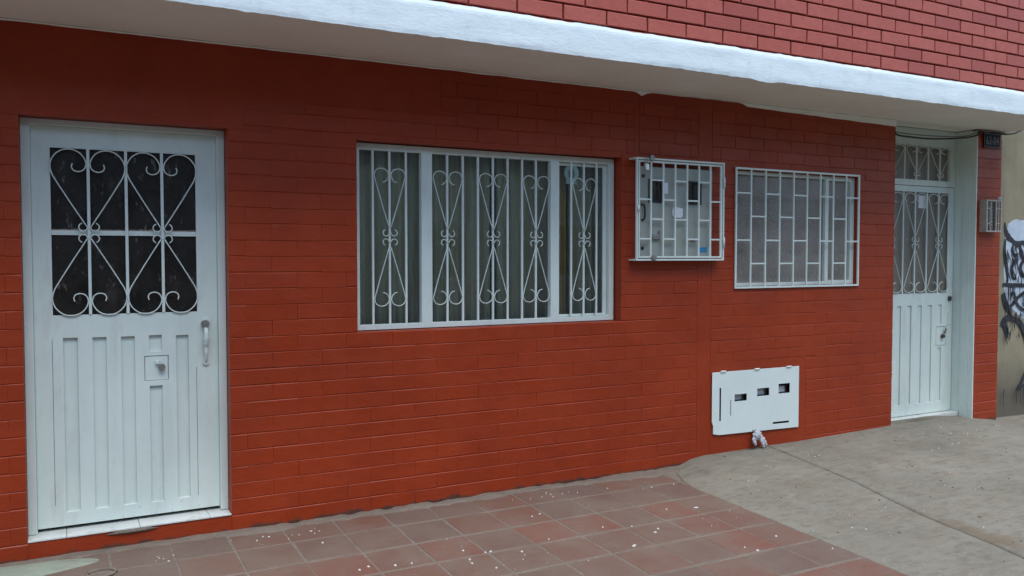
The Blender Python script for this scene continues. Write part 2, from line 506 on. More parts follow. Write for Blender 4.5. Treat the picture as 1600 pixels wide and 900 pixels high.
# terracotta tiles, each a piece of the pavement
TS = .2792
def tile_mesh(i):
    rnd = random.Random(i)
    mb = MB()
    h = .1325; c = .003
    def wob(): return rnd.uniform(-.0022, .0022)
    o = [(-h + wob(), -h + wob()), (h + wob(), -h + wob()), (h + wob(), h + wob()), (-h + wob(), h + wob())]
    top = [(x * (1 - c / h), y * (1 - c / h)) for x, y in o]
    mb.v += [(x, y, -.02) for x, y in o] + [(x, y, -c * .7) for x, y in o] + [(x, y, 0) for x, y in top]
    mb.f.append((8, 9, 10, 11)); mb.sm.append(False)
    for k in range(4):
        l2 = (k + 1) % 4
        for a in (0, 4):
            mb.f.append((a + k, a + l2, a + 4 + l2, a + 4 + k)); mb.sm.append(False)
    return mb.mesh('tile', TILE)
tile_meshes = [tile_mesh(i) for i in range(6)]
row_y = [-.298, -.589, -.865, -1.144, -1.447, -1.7275, -2.01, -2.29, -2.57, -2.79]
slope_q = Vector((0.0015, -.0301, 1)).to_track_quat('Z', 'Y')
for r in range(-1, len(row_y) - 1):
    y1 = -.03 if r < 0 else row_y[r]
    y0 = row_y[r + 1]
    for c in range(-11, 11):
        x = .475 + TS * (c + .5)
        if c < -2 and r < 0: continue          # hidden under the cement patch
        dy = (y1 - y0)
        o = bpy.data.objects.new('tile', random.choice(tile_meshes)); col.objects.link(o); o.parent = pavement
        gx, gy = random.uniform(.945, .975), random.uniform(.93, .955)
        flip = random.random() < .5
        o.scale = (gx * TS / .265, dy * gy / .265, 1)
        yc = (y0 + y1) / 2
        o.location = (x + random.uniform(-.002, .002), yc + random.uniform(-.002, .002), zplane(x, yc) + random.uniform(-.0006, .001))
        o.rotation_euler = ((-.0301 if flip else .0301) + random.uniform(-.002, .002), random.uniform(-.002, .002), random.uniform(-.006, .006) + (math.pi if flip else 0))
# green cement patch left of the door and round drain rim
def patch(u, v):
    a = 2 * math.pi * u
    rr = v * (1 + .18 * math.sin(3 * a + 1) + .25 * noise.noise((math.cos(a) * 2, math.sin(a) * 2, 5)))
    X, Y = -.36 + .46 * rr * math.cos(a), -.15 + .16 * rr * math.sin(a)
    return (X, Y, zplane(X, Y) + .0095 + .006 * (1 - v) - .012 * v ** 6)
mb = MB(); mb.grid(patch, 60, 8)
mb.build('cement_patch', GREENC, pavement)
mb = MB()
mb.tube([(.155 + .062 * math.cos(a), -.315 + .05 * math.sin(a), zplane(.155, -.315) + .004) for a in [2 * math.pi * k / 28 for k in range(28)]], .007, 6, True)
mb.build('drain_rim', CEMENT, pavement)

# concrete apron: two cast slabs with an open joint
JX = [(4.62, .2), (4.605, 0.), (4.591, -.155), (4.56, -.55), (4.545, -.862), (4.46, -1.2), (4.392, -1.435), (4.319, -1.878), (4.25, -2.15), (4.10, -2.8)]
def joint_x(Y):
    return lerp(-Y, [-p[1] for p in JX], [p[0] for p in JX]) + .006 * noise.noise((Y * 6, 9, 0)) + .004 * noise.noise((Y * 25, 2, 0))
def edge_x(Y):
    b = lerp(-Y, [-.3, 0, .05, .30, .45, 2.9], [3.78, 3.74, 3.70, 3.565, 3.536, 3.530])
    return b + .008 * noise.noise((Y * 5, 3, 1)) + (.03 * noise.noise((Y * 14, 7, 1)) if Y > -.35 else .003 * noise.noise((Y * 30, 7, 1)))
def conc_z(X, Y):
    z = zg(X, Y) + .003 * noise.noise((X * 2.5, Y * 2.5, 0)) + .0015 * noise.noise((X * 9, Y * 9, 2))
    return z
def slab_l(u, v):
    Y = -2.8 + 3.02 * v
    x0, x1 = edge_x(Y), joint_x(Y) - .0075
    i = round(u * 62); u = min(max(i - 1, 0), 60) / 60
    X = x0 + (x1 - x0) * u
    t = min(1, (X - x0) / .16); t = t * t * (3 - 2 * t)
    z = (zplane(X, Y) + .0012) * (1 - t) + (conc_z(X, Y) + .001) * t
    if i == 0: z = zplane(X, Y) - .012
    if i == 62: z -= .03
    return (X, Y, z)
def slab_r(u, v):
    Y = -2.8 + 3.5 * v
    x0 = joint_x(Y) + .0075
    i = round(u * 151); u = max(i - 1, 0) / 150
    X = x0 + (10.6 - x0) * u
    return (X, Y, conc_z(X, Y) - (.03 if i == 0 else 0))
apron_mb = MB()
apron_mb.grid(lambda u, v: (3.75 + 6.9 * u, -2.8 + 3.5 * v, zg(3.75 + 6.9 * u, -2.8 + 3.5 * v) - .028), 60, 40)
apron = tag(apron_mb.build('concrete_apron', LEAF), kind='structure')
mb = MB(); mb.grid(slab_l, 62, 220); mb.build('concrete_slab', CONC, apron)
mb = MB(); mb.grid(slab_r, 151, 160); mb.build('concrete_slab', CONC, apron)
slabs = [o for o in apron.children]
def crack(pts, slab_o, w=.0022):
    m = MB(); q = spline([(x, y, 0) for x, y in pts], 10)
    q = [(p.x + .010 * noise.noise((p.x * 21, p.y * 21, 4)), p.y + .010 * noise.noise((p.x * 21, p.y * 21, 9))) for p in q]
    m.tube([(x, y, conc_z(x, y) - .0008) for x, y in q], [w * (.5 + abs(noise.noise((x * 15, y * 15, 0)))) for x, y in q], 5)
    m.build('crack', LEAF, slab_o)
crack([(4.32, -1.74), (4.18, -1.66), (4.02, -1.70), (3.9, -1.86), (3.78, -2.0)], slabs[0])
crack([(4.02, -1.70), (3.95, -1.55), (3.80, -1.47)], slabs[0], .0015)
crack([(5.98, -.02), (6.1, -.25), (6.05, -.5), (6.25, -.8)], slabs[1], .0015)
# kerb
kerb_mb = MB()
for i in range(16):
    x = -3.2 + i * .86
    zz = zplane(x, -2.85)
    kerb_mb.box(x, x + .85, -3.0, -2.8, -.35, zz - .004)
tag(kerb_mb.build('kerb', CONC, bevel=.012), kind='structure')

# ------------------------------------------------------------------ unseen houses across the street, added to shade the wall and for reflections
STUCCO = [mat_plain('cream_stucco', (.42, .37, .28), .9, .2, 0, .15, 2), mat_plain('grey_stucco', (.33, .32, .30), .9, .2, 0, .15, 2), mat_plain('ochre_stucco', (.38, .27, .15), .9, .2, 0, .15, 2)]
for i, (xa, xb, hh, lab) in enumerate(((-22, -8.02, 6.0, 'unseen cream stucco house added for shade across the street, left of the camera'), (-8, 12.2, 6.6, 'unseen grey stucco house added for shade across the street behind the camera'), (19, 34, 5.8, 'unseen ochre stucco house added for shade across the street, right of the camera'))):
    h2 = tag(empty('added_house', ((xa + xb) / 2, -16, -.2)), lab, 'house', 'unseen houses added for shade and reflections')
    n = int((xb - xa) / 3.2); wz = (xb - xa) / n
    hs = [(xa + wz * k + .9, xa + wz * k + 2.3, z, z + 1.3) for k in range(n) for z in (1.0, 3.9)]
    m = MB(); m.plate(xa, xb, -.3, hh, -20, -11.6, []); m.build('wall', STUCCO[i], h2)
    for a, b, c, d in hs:
        m = MB(); m.plate(a, b, c, d, -11.595, -11.54, [(a + .07, b - .07, c + .07, d - .07)]); f = m.build('window', WHITE, h2)
        m = MB(); m.box(a + .069, b - .069, -11.59, -11.575, c + .069, d - .069); m.build('pane', PANE_D, f)
    m = MB(); m.box(xa - .1 * 0, xb, -20, -11.2, hh + .001, hh + .2); m.build('roof_slab', PLASTER, h2)

# ------------------------------------------------------------------ the house
house = tag(empty('brick_house', (2.5, 0, 0)),
            'two storey house with red painted brick walls, white doors and a white slab edge', 'house')
Z0, ZP, BW = .135, .0855, .272
DOOR1 = (-.147, .790, .138, 2.168)
WIN = (1.483, 3.285, 1.075, 2.154)
SWIN = (4.285, 5.545, 1.285, 2.122)
GAS = (4.10, 4.89, .25, .655)
wall_mb = MB()
wall_mb.plate(-2.6, 5.98, -.25, 2.61, .0022, .17, [DOOR1, WIN, SWIN, GAS])
wall_mb.box(5.80, 5.9785, .1702, .32, -.25, 2.61)
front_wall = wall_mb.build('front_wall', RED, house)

def brick_mesh(i, L, H, dep, ch, mat, chx=None):
    rnd = random.Random(i * 13 + 1)
    mb = MB()
    w = lambda a: rnd.uniform(-a, a)
    o = [(-L / 2 + w(.0015), -H / 2 + w(.0012)), (L / 2 + w(.0015), -H / 2 + w(.0012)), (L / 2 + w(.0015), H / 2 + w(.0012)), (-L / 2 + w(.0015), H / 2 + w(.0012))]
    c = ch
    sg = [(1, .5), (-1, .5), (-1, -1), (1, -1)] if chx else [(1, 1), (-1, 1), (-1, -1), (1, -1)]
    t = [(o[k][0] + sg[k][0] * (chx or c) * rnd.uniform(.7, 1.3), o[k][1] + sg[k][1] * c * rnd.uniform(.7, 1.3)) for k in range(4)]
    mb.v += [(x, dep, z) for x, z in o] + [(x, c * .8, z) for x, z in o] + [(x, 0, z) for x, z in t]
    mb.f.append((8, 9, 10, 11)); mb.sm.append(False)
    for k in range(4):
        l2 = (k + 1) % 4
        for a in (0, 4):
            mb.f.append((a + k, a + l2, a + 4 + l2, a + 4 + k)); mb.sm.append(False)
    return mb.mesh('brick', mat)

def cut(intervals, a, b):
    out = []
    for x0, x1 in intervals:
        if b <= x0 or a >= x1: out.append((x0, x1)); continue
        if a > x0 + .02: out.append((x0, a))
        if b < x1 - .02: out.append((b, x1))
    return out

def lay(x0, x1, zrows, pitch, vgap, hgap, blocks, off):
    """list of (x0,x1,z0,z1) bricks in running bond; blocks are (x0,x1,z0,z1,margin)"""
    res = []
    for k, (za, zb) in enumerate(zrows):
        zm = (za + zb) / 2
        iv = [(x0, x1)]
        for b in blocks:
            if b[2] - .001 < zm < b[3] + .001: iv = cut(iv, b[0], b[1])
        sh = off + (pitch / 2 if k % 2 else 0)
        for a, b in iv:
            j = math.floor((a - sh) / pitch)
            x = sh + j * pitch
            while x < b:
                p, q = max(x, a), min(x + pitch, b)
                if q - p > .03:
                    z_a, z_b = za, zb
                    for w in blocks:
                        if w[0] < q - .01 and w[1] > p + .01:
                            if za < w[3] < zm: z_a = max(z_a, w[3])
                            if zm < w[2] < zb: z_b = min(z_b, w[2])
                    if z_b - z_a > .025:
                        vg = vgap(p, zm) / 2 if callable(vgap) else vgap / 2
                        res.append((p + vg, q - vg, z_a + hgap / 2, z_b - hgap / 2))
                x += pitch
    return res

def place_bricks(bricks, meshes, L0, H0, yf, parent, limit, tilt, ystep, rest_name, mat, fill=0.0):
    """the bricks that show largest become single objects, the rest one mesh"""
    sc = []
    for b in bricks:
        c = ((b[0] + b[1]) / 2, yf, (b[2] + b[3]) / 2)
        px, py, d = project(c)
        vis = d > 0 and -30 < px < 1630 and -15 < py < 915
        sc.append((-(b[1] - b[0]) * (b[3] - b[2]) / d ** 3 if vis else 1.0, b, vis))
    sc.sort(key=lambda t: t[0])
    off = base_of(parent)
    rest = MB()
    for i, (s_, b, vis) in enumerate(sc):
        c = Vector(((b[0] + b[1]) / 2, yf + random.uniform(-ystep, ystep), (b[2] + b[3]) / 2))
        me = random.choice(meshes)
        if fill and random.random() < fill:        # joint filled with paint below this brick
            b = (b[0], b[1], b[2] - random.uniform(.002, .0045), b[3]); c.z = (b[2] + b[3]) / 2
        scl = ((b[1] - b[0]) / L0, 1, (b[3] - b[2]) / H0)
        rr = random.Random(round(c.z * 1000)); rx = rr.uniform(*tilt) + random.uniform(-.003, .003); rz = random.uniform(-.0012, .0012)
        if vis and i < limit:
            o = bpy.data.objects.new('brick', me); col.objects.link(o); o.parent = parent
            o.location = c - off; o.scale = scl; o.rotation_euler = (rx, 0, rz)
        else:
            n0 = len(rest.v)
            for v in me.vertices:
                rest.v.append((c.x + v.co.x * scl[0], c.y + v.co.y - v.co.z * math.sin(rx), c.z + v.co.z * scl[2]))
            for p in me.polygons:
                rest.f.append(tuple(n0 + k for k in p.vertices)); rest.sm.append(False)
    if rest.v:
        o = rest.build(rest_name, mat, parent); tag(o, kind='stuff')

rows = [(Z0 + ZP * k, Z0 + ZP * (k + 1)) for k in range(-2, 28)]
blocks = [DOOR1, WIN, (4.262, 5.556, 1.268, 2.138),
          (3.935, 4.058, -1, 3), (4.05, 5.00, -1, .748), (3.386, 3.428, 2.18, 3),
          (-.147, .790, -1, .2), (-1.0, .86, 2.165, 3), (-1.0, 1.2, 2.28, 3), (1.1, 2.0, 2.33, 3)]
bricks = lay(-1.9, 5.978, rows, BW, lambda x, z: .0028 if z > 2.16 and x > 1.9 else .0001, .0036, blocks, .33)
red_meshes = [brick_mesh(i, .2685, .0793, .014, .0042, RED, .0006) for i in range(6)]
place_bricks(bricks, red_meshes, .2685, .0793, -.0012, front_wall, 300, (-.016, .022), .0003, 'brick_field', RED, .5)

# smooth render where the wall was made good: a vertical band and the surround of the meter box
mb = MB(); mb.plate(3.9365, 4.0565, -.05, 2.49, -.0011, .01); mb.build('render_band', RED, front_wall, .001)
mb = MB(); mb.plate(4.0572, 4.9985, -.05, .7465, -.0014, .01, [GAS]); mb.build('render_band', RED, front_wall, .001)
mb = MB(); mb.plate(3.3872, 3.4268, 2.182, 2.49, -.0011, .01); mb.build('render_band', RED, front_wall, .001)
# storey above, in clearer brickwork
up_mb = MB()
up_mb.box(-2.6, 7.40, -.632, -.45, 2.70, 5.3)
upper_wall = up_mb.build('upper_wall', JOINT, house)
UP, UH = .2825, .088
urows = [(2.694 + UH * k, 2.694 + UH * (k + 1)) for k in range(0, 29)]
ub = lay(-2.6, 7.40, urows, UP, .0105, .0115, [], 3.99)
up_meshes = [brick_mesh(40 + i, .272, .0765, .02, .003, UPPER) for i in range(6)]
place_bricks(ub, up_meshes, .272, .0765, -.6455, upper_wall, 300, (-.012, .012), .0016, 'brick_field', UPPER)

# projecting floor slab with a rough plastered edge
def slab_profile(X):
    n1 = noise.noise((X * 1.1, 0, 0)); n2 = noise.noise((X * 7, 3, 0)); n3 = noise.noise((X * 23, 5, 0))
    n4 = noise.noise((X * 4, 9, 0)); n5 = noise.noise((X * 16, 11, 0))
    lo = 2.598 + .004 * n1 + .0035 * n2 + .003 * n3
    if 3.80 < X < 4.02: lo -= .010 * math.sin((X - 3.80) / .22 * math.pi)
    hi = 2.774 + .004 * n4 + .004 * n5
    yb = -.655
    pts = [(3.4, lo + .002), (1.2, 2.602), (.0, 2.603 + .002 * n2), (-.3, 2.602 + .004 * n1), (-.62, lo + .001), (yb + .002, lo)]
    for k in range(7):
        t = (k + .5) / 7
        pts.append((yb + .0025 * noise.noise((X * 3, t * 2, 1)) + .0012 * noise.noise((X * 14, t * 5, 2)), lo + .006 + (hi - lo - .014) * t))
    pts += [(yb + .006, hi), (-.60, hi + .004), (3.4, 2.78)]
    return pts
mb = MB()
NX = 900
prof = None
for i in range(NX + 1):
    X = -2.7 + (7.43 + 2.7) * i / NX
    pr = slab_profile(X); np_ = len(pr)
    mb.v += [(X, y, z) for y, z in pr]
for i in range(NX):
    for k in range(np_):
        l2 = (k + 1) % np_
        mb.f.append((i * np_ + k, (i + 1) * np_ + k, (i + 1) * np_ + l2, i * np_ + l2)); mb.sm.append(6 <= k <= 11)
mb.f.append(tuple(range(np_))); mb.sm.append(False)
mb.f.append(tuple(NX * np_ + k for k in range(np_))[::-1]); mb.sm.append(False)
slab = mb.build('floor_slab', PLASTER, house)
slab.data.materials.append(SOFFIT)
for p in slab.data.polygons:
    if len(p.vertices) == 4 and abs(p.normal.z) > .7 and p.center.z < 2.7: p.material_index = 1
# ragged white paint line where the soffit meets the wall
ln = []
for i in range(361):
    X = -2.55 + (5.9795 + 2.55) * i / 360
    z = lerp(X, [-3, 3.37, 3.41, 3.448, 3.485, 3.53, 4.30, 4.345, 4.385, 5.1, 5.98], [2.594, 2.594, 2.588, 2.566, 2.588, 2.597, 2.598, 2.590, 2.576, 2.563, 2.550])
    z += .003 * noise.noise((X * 6, 0, 8)) + .0015 * noise.noise((X * 22, 0, 8))
    ln.append((X, z))
mb = MB()
b0 = 0
for X, z in ln:
    mb.v += [(X, -.0035, z), (X, -.005, 2.6005), (X, .006, 2.6005), (X, .006, z)]
for i in range(len(ln) - 1):
    a = i * 4; c = a + 4
    for k in range(4):
        l2 = (k + 1) % 4
        mb.f.append((a + k, c + k, c + l2, a + l2)); mb.sm.append(False)
mb.build('soffit_edge', SOFFIT, slab)

# pillar right of the far door
pl = MB(); pl.box(7.036, 7.385, .0022, .32, -.25, 2.605)
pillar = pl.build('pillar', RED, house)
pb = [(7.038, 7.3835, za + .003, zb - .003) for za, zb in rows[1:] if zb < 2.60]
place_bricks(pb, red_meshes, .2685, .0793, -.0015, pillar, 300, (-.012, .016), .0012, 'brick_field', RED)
for p in pillar.children: p.rotation_euler[2] = 0

# rooms behind the windows
mb = MB()
mb.box(-2.6, 7.38, 3.2, 3.35, -.2, 2.601)
mb.box(-2.6, -2.45, .171, 3.2, -.2, 2.601)
mb.box(7.23, 7.38, .321, 3.2, -.2, 2.601)
mb.box(-2.44, 7.22, .172, 3.199, -.2, .05)
mb.build('room_shell', ROOM, house)
mb = MB(); mb.box(5.80, 5.975, .33, 3.19, .06, 2.595)
mb.build('room_partition', ROOM, house)

# ------------------------------------------------------------------ ironwork
def heart(parent, cx, cz, du, dv, y, rad, lobe, curl_r, quads=((1, 1), (-1, 1), (1, -1), (-1, -1)), curls=True, curl_du=None):
    """mirrored scrolls that meet on a bar; lobe is a list of (u,v) with u 0..1 away from the bar and v 0..1 up"""
    for sx, sz in quads:
        pts = [(cx + sx * u * du, y, cz + sz * v * dv) for u, v in lobe]
        m = MB(); m.tube(spline(pts, 5), rad, 6, flat=1.25)
        m.build('scroll', IRON, parent)
        if curls:
            cc = (cx + sx * (curl_r * 1.35), cz + sz * (curl_r * 1.45))
            arc = [(cc[0] + sx * curl_r * math.cos(R(a)), y - .001, cc[1] + sz * curl_r * math.sin(R(a))) for a in range(75, -205, -20)]
            m = MB(); m.tube(arc, rad, 6, flat=1.25)
            m.build('curl', IRON, parent)

LOBE_BIG = [((462 - x) / 342., (850 - y) / 788.) for x, y in
            [(322, 202), (313, 232), (328, 264), (375, 277), (424, 256), (444, 205), (430, 155), (392, 106), (342, 79), (290, 71), (230, 81), (172, 120), (133, 180), (124, 245), (145, 318), (188, 392), (300, 572), (448, 800)]]
LOBE_SM = [((325 - x) / 146., (915 - y) / 610.) for x, y in
           [(262, 427), (290, 416), (309, 388), (313, 352), (290, 318), (247, 305), (207, 322), (189, 362), (197, 405), (250, 598), (318, 830)]]
LOBE_TR = [(u, v) for u, v in LOBE_SM]

# ------------------------------------------------------------------ door on the left
door = tag(empty('door', (.32, .12, .15), house), 'white metal door with black panes behind heart shaped scrolls')
mb = MB(); mb.plate(-.146, .789, .1485, 2.166, .088, .165, [(-.1055, .7505, .1, 2.1365)])
mb.build('door_frame', WHITE, door, .003)
LX0, LX1, LZ0, LZ1 = -.1047, .7497, .164, 2.1357
glaze = (-.022, .647, 1.212, 2.033)
strips = [(.020, .084), (.150, .213), (.280, .343), (.411, .472), (.541, .602)]
holes = [glaze]
for i, (a, b) in enumerate(strips):
    if i == 3: holes += [(a, b, 1.013, 1.096), (a, b, .228, .834)]
    else: holes.append((a, b, .232, 1.099 - .002 * i))
holes += [(.387, .503, .862, .990), (-.0285, -.0265, .27, 1.09), (.6395, .6415, .235, .92)]
mb = MB(); mb.plate(LX0, LX1, LZ0, LZ1, .118, .1328, holes)
mb.build('door_leaf', WHITE, door, .0015)
mb = MB(); mb.box(LX0 + .004, LX1 - .004, .133, .152, LZ0 + .004, 1.2)
mb.build('back_sheet', WHITE, door)
for a, b, c, d in ((-.03, .31, 1.205, 1.612), (.318, .655, 1.205, 1.612), (-.03, .31, 1.626, 2.04), (.318, .655, 1.626, 2.04)):
    mb = MB(); mb.box(a, b, .134, .139, c, d); mb.build('pane', PANE_D, door)
for x in (.1435, .3145, .483):
    mb = MB(); mb.box(x - .007, x + .007, .112, .124, 1.2122, 2.0328); mb.build('grille_bar', IRON, door, .0015)
mb = MB(); mb.box(-.0218, .6468, .1245, .133, 1.607, 1.631); mb.build('glazing_bar', IRON, door, .001)
mb = MB()
for i in range(40):
    x = -.02 + .665 * i / 39
    hgt = .004 + .006 * abs(noise.noise((x * 20, 3, 3)))
    mb.box(x, x + .0172, .130, .1338, 1.631, 1.632 + hgt)
mb.build('putty', PUTTY, door)
for cx in (.1435, .483):
    heart(door, cx, 1.619, .168, .414, .111, .0034, LOBE_BIG, .0195)
mb = MB(); mb.box(.390, .4995, .121, .126, .864, .9865); mb.build('lock_plate', WHITE, door, .001)
mb = MB(); mb.disc((.469, .931), .0165, .098, .122); mb.disc((.469, .931), .004, .0965, .0981)
mb.build('lock_cylinder', STEEL, door, .002)
mb = MB(); mb.box(.440, .456, .104, .122, .946, .966); mb.build('latch_stub', WHITE, door, .003)
# pull handle
mb = MB()
mb.tube(spline([(.686, .112, 1.125), (.686, .083, 1.112), (.686, .078, 1.075), (.686, .090, 1.03), (.686, .092, .985), (.687, .104, .955), (.687, .116, .945)], 6),
        [(.010, .012, .014, .010, .0075, .0085, .008)[min(6, i // 6)] for i in range(37)], 8)
mb.disc((.687, .944), .016, .108, .119)
mb.disc((.686, 1.063), .014, .082, .119)
mb.build('pull_handle', WHITE, door)
mb = MB(); mb.disc((.684, 1.148), .020, .092, .119); mb.disc((.684, 1.148), .006, .0895, .0925); mb.build('door_lock', STEEL, door, .002)
mb = MB(); mb.disc((.688, 1.163), .017, .098, .112); mb.build('rosette', WHITE, door, .003)
# tiled door sill
for i, (a, b) in enumerate(((-.1455, .018), (.020, .345), (.347, .680), (.682, .7885))):
    mb = MB(); mb.box(a, b, -.003 if i else -.001, .165, .1385, .1470 - .0008 * (i % 2))
    mb.build('sill_tile', SILL, door, .0015)
def lump(u, v):
    a = 2 * math.pi * u
    X = .315 + .115 * v * math.cos(a) * (1 + .2 * noise.noise((a, 1, 1))); Zz = .128 + .011 * v * math.sin(a) * (1 + .5 * noise.noise((X * 30, 0, 0)))
    return (X, -.001 - .009 * (1 - v * v), Zz)
mb = MB(); mb.grid(lump, 40, 6); mb.build('broken_mortar', CEMENT, door)

# ------------------------------------------------------------------ wide window
window = tag(empty('window', (2.38, .09, 1.08), house), 'wide white window of three panes behind five heart shaped iron scrolls')
mb = MB(); mb.plate(1.486, 3.276, 1.079, 2.148, .072, .122, [(1.522, 1.900, 1.109, 2.111), (1.969, 2.787, 1.109, 2.111), (2.851, 3.238, 1.109, 2.111)])
mb.build('window_frame', WHITE, window, .002)
mb = MB(); mb.plate(2.8525, 3.2365, 1.1105, 2.1095, .098, .118, [(2.862, 3.206, 1.126, 2.090)])
mb.build('sash', WHITE, window, .0015)
for a, b in ((1.521, 1.901), (1.968, 2.788), (2.861, 3.207)):
    mb = MB(); mb.box(a, b, .108, .112, 1.1085 if a < 2.8 else 1.125, 2.1115 if a < 2.8 else 2.091); mb.build('pane', GLASS, window)
for x in (1.603, 1.7045, 1.806, 2.069, 2.172, 2.274, 2.3765, 2.479, 2.582, 2.682, 2.946, 3.043, 3.143):
    mb = MB(); mb.box(x - .0062, x + .0062, .076, .088, 1.1095, 2.1105); mb.build('grille_bar', IRON, window, .0015)
for cx, d in ((1.7045, .1015), (2.0705, .1015), (2.3765, .1025), (2.683, .1025), (3.0445, .0975)):
    heart(window, cx, 1.612, d, .398, .074, .003, LOBE_SM, .0185)
# curtains hang in folds behind the panes
def curtain(parent, a, b, z0, z1, y, mat, fold, seed, name='curtain'):
    n = int((b - a) / .006)
    m = MB()
    def fn(u, v):
        X = a + (b - a) * u
        w = math.sin(X / fold * 6.283 + 3.0 * noise.noise((X * 2.3, seed, 7)) + 1.2 * noise.noise((X * 5, seed, v * .6)) + seed) + .5 * math.sin(X / fold * 11.1 + seed * 2 + 2 * noise.noise((X * 3, seed, 2)))
        return (X, y + .030 * w * (0.6 + .4 * v) + .01 * noise.noise((X * 8, v * 2, seed)), z1 + (z0 - z1) * v)
    m.grid(fn, n, 10)
    o = m.build(name, mat, parent)
    s = o.modifiers.new('thick', 'SOLIDIFY'); s.thickness = .0015
    return o
curtain(window, 1.49, 1.93, 1.05, 2.2, .215, CURTAIN, .075, 1.0)
curtain(window, 1.95, 2.42, 1.05, 2.2, .225, CURTAIN, .085, 4.0)
curtain(window, 2.47, 2.86, 1.05, 2.2, .235, CURTAIN, .09, 7.0)
curtain(window, 2.83, 2.965, 1.05, 2.2, .200, OCHRE, .06, 2.0)
curtain(window, 3.02, 3.40, 1.05, 2.2, .245, CURTAIN, .08, 5.0)
mb = MB()
cx, cz = 2.965, 2.045
out = [(cx + .056 * math.cos(R(a)), cz + .056 * math.sin(R(a))) for a in range(-50, 231, 12)] + [(cx - .045, cz - .072), (cx + .045, cz - .072)]
mb.poly(out, .1052, .1075); st = mb.build('sticker', TEAL, window)
mb = MB(); mb.poly([(cx - .022, cz - .03), (cx + .02, cz - .03), (cx + .026, cz), (cx + .012, cz + .03), (cx - .012, cz + .034), (cx - .026, cz + .008)], .1042, .1051)
mb.build('sticker_print', TEALD, st)

# ------------------------------------------------------------------ small window behind a staggered grille
sw = tag(empty('window', (4.91, .03, 1.28), house), 'small white window with frosted panes behind a staggered square grille')
mb = MB(); mb.plate(4.287, 5.543, 1.287, 2.120, .030, .075, [(4.315, 5.222, 1.310, 2.096), (5.258, 5.500, 1.318, 2.088)])
mb.build('window_frame', WHITE, sw, .002)
for a, b in ((4.314, 5.223), (5.257, 5.501)):
    mb = MB(); mb.box(a, b, .056, .061, 1.309, 2.097); mb.build('pane', FROST, sw)
gx = [4.275, 4.418, 4.560, 4.701, 4.842, 4.982, 5.122, 5.263, 5.404, 5.546]
GZ0, GZ1 = 1.279, 2.133
mb = MB(); mb.plate(gx[0] - .007, gx[-1] + .007, GZ0 - .007, GZ1 + .007, -.016, -.003, [(gx[0] + .007, gx[-1] - .007, GZ0 + .007, GZ1 - .007)])
mb.build('grille_frame', IRON, sw, .0015)
for x in gx[1:-1]:
    mb = MB(); mb.box(x - .0058, x + .0058, -.015, -.004, GZ0 + .0068, GZ1 - .0068); mb.build('grille_bar', IRON, sw, .0015)
for i in range(9):
    for z in ((1.958, 1.620) if i % 2 == 0 else (1.792, 1.451)):
        mb = MB(); mb.box(gx[i] + .0056, gx[i + 1] - .0056, -.0146, -.0044, z - .0056, z + .0056); mb.build('grille_bar', IRON, sw, .0015)

# ------------------------------------------------------------------ far door
door2 = tag(empty('door', (6.5, .2, .11), house), 'white metal door with pebbled glass and a grilled fanlight in the far recess')
mb = MB()
mb.plate(5.981, 7.0285, 2.112, 2.598, .190, .235, [(6.03, 6.945, 2.162, 2.450)])
mb.build('fanlight_frame', WHITE, door2, .002)
strips2 = [(6.018 + .1352 * k, 6.068 + .1352 * k) for k in range(7)]
holes = [(6.03, 6.945, 1.186, 2.056)]
for k, (a, b) in enumerate(strips2):
    if k == 6: holes += [(a, b, .905, 1.078), (a, b, .225, .70)]
    else: holes.append((a, b, .225, 1.078))
holes.append((6.805, 6.948, .715, .885))
mb = MB(); mb.plate(5.988, 7.024, .132, 2.108, .195, .205, holes)
mb.build('door_leaf', WHITE, door2, .0015)
mb = MB(); mb.box(5.992, 7.020, .2055, .232, .136, 1.175); mb.build('back_sheet', WHITE, door2)
mb = MB(); mb.box(6.022, 6.953, .2115, .2165, 1.178, 2.064); mb.build('pane', FROST2, door2)
mb = MB(); mb.box(6.022, 6.953, .2115, .2165, 2.154, 2.458); mb.build('pane', FROST2, door2)
for x in (6.03, 6.185, 6.339, 6.493, 6.648, 6.804):
    if x > 6.1:
        mb = MB(); mb.box(x - .0062, x + .0062, .186, .1965, 1.1865, 2.0555); mb.build('grille_bar', IRON, door2, .0015)
        mb = MB(); mb.box(x - .0062, x + .0062, .182, .1925, 2.1625, 2.4495); mb.build('grille_bar', IRON, door2, .0015)
for cx in (6.185, 6.493, 6.804):
    heart(door2, cx, 1.620, .150, .425, .184, .0032, LOBE_SM, .019)
    heart(door2, cx, 2.185, .150, .258, .180, .0032, LOBE_SM, .016, quads=((1, 1), (-1, 1)))
mb = MB(); mb.box(6.81, 6.944, .196, .203, .720, .880); mb.build('lock_plate', WHITE, door2, .001)
mb = MB(); mb.disc((6.885, .800), .017, .172, .196); mb.build('lock_cylinder', DARKSTEEL, door2, .002)
mb = MB(); mb.tube([(6.895, .178, .822), (6.915, .174, .86), (6.91, .178, .875)], .008, 8); mb.build('latch_stub', STEEL, door2)
mb = MB(); mb.disc((6.976, 1.130), .020, .180, .196, sz=1.15); mb.build('door_lock', DARKSTEEL, door2, .002)
mb = MB(); mb.box(6.962, 6.982, .186, .196, .90, 1.01); mb.build('old_handle_plate', WHITE, door2, .003)
mb = MB(); mb.box(6.56, 6.672, .2085, .2112, 1.92, 2.03); mb.build('paper_note', PAPER, door2)
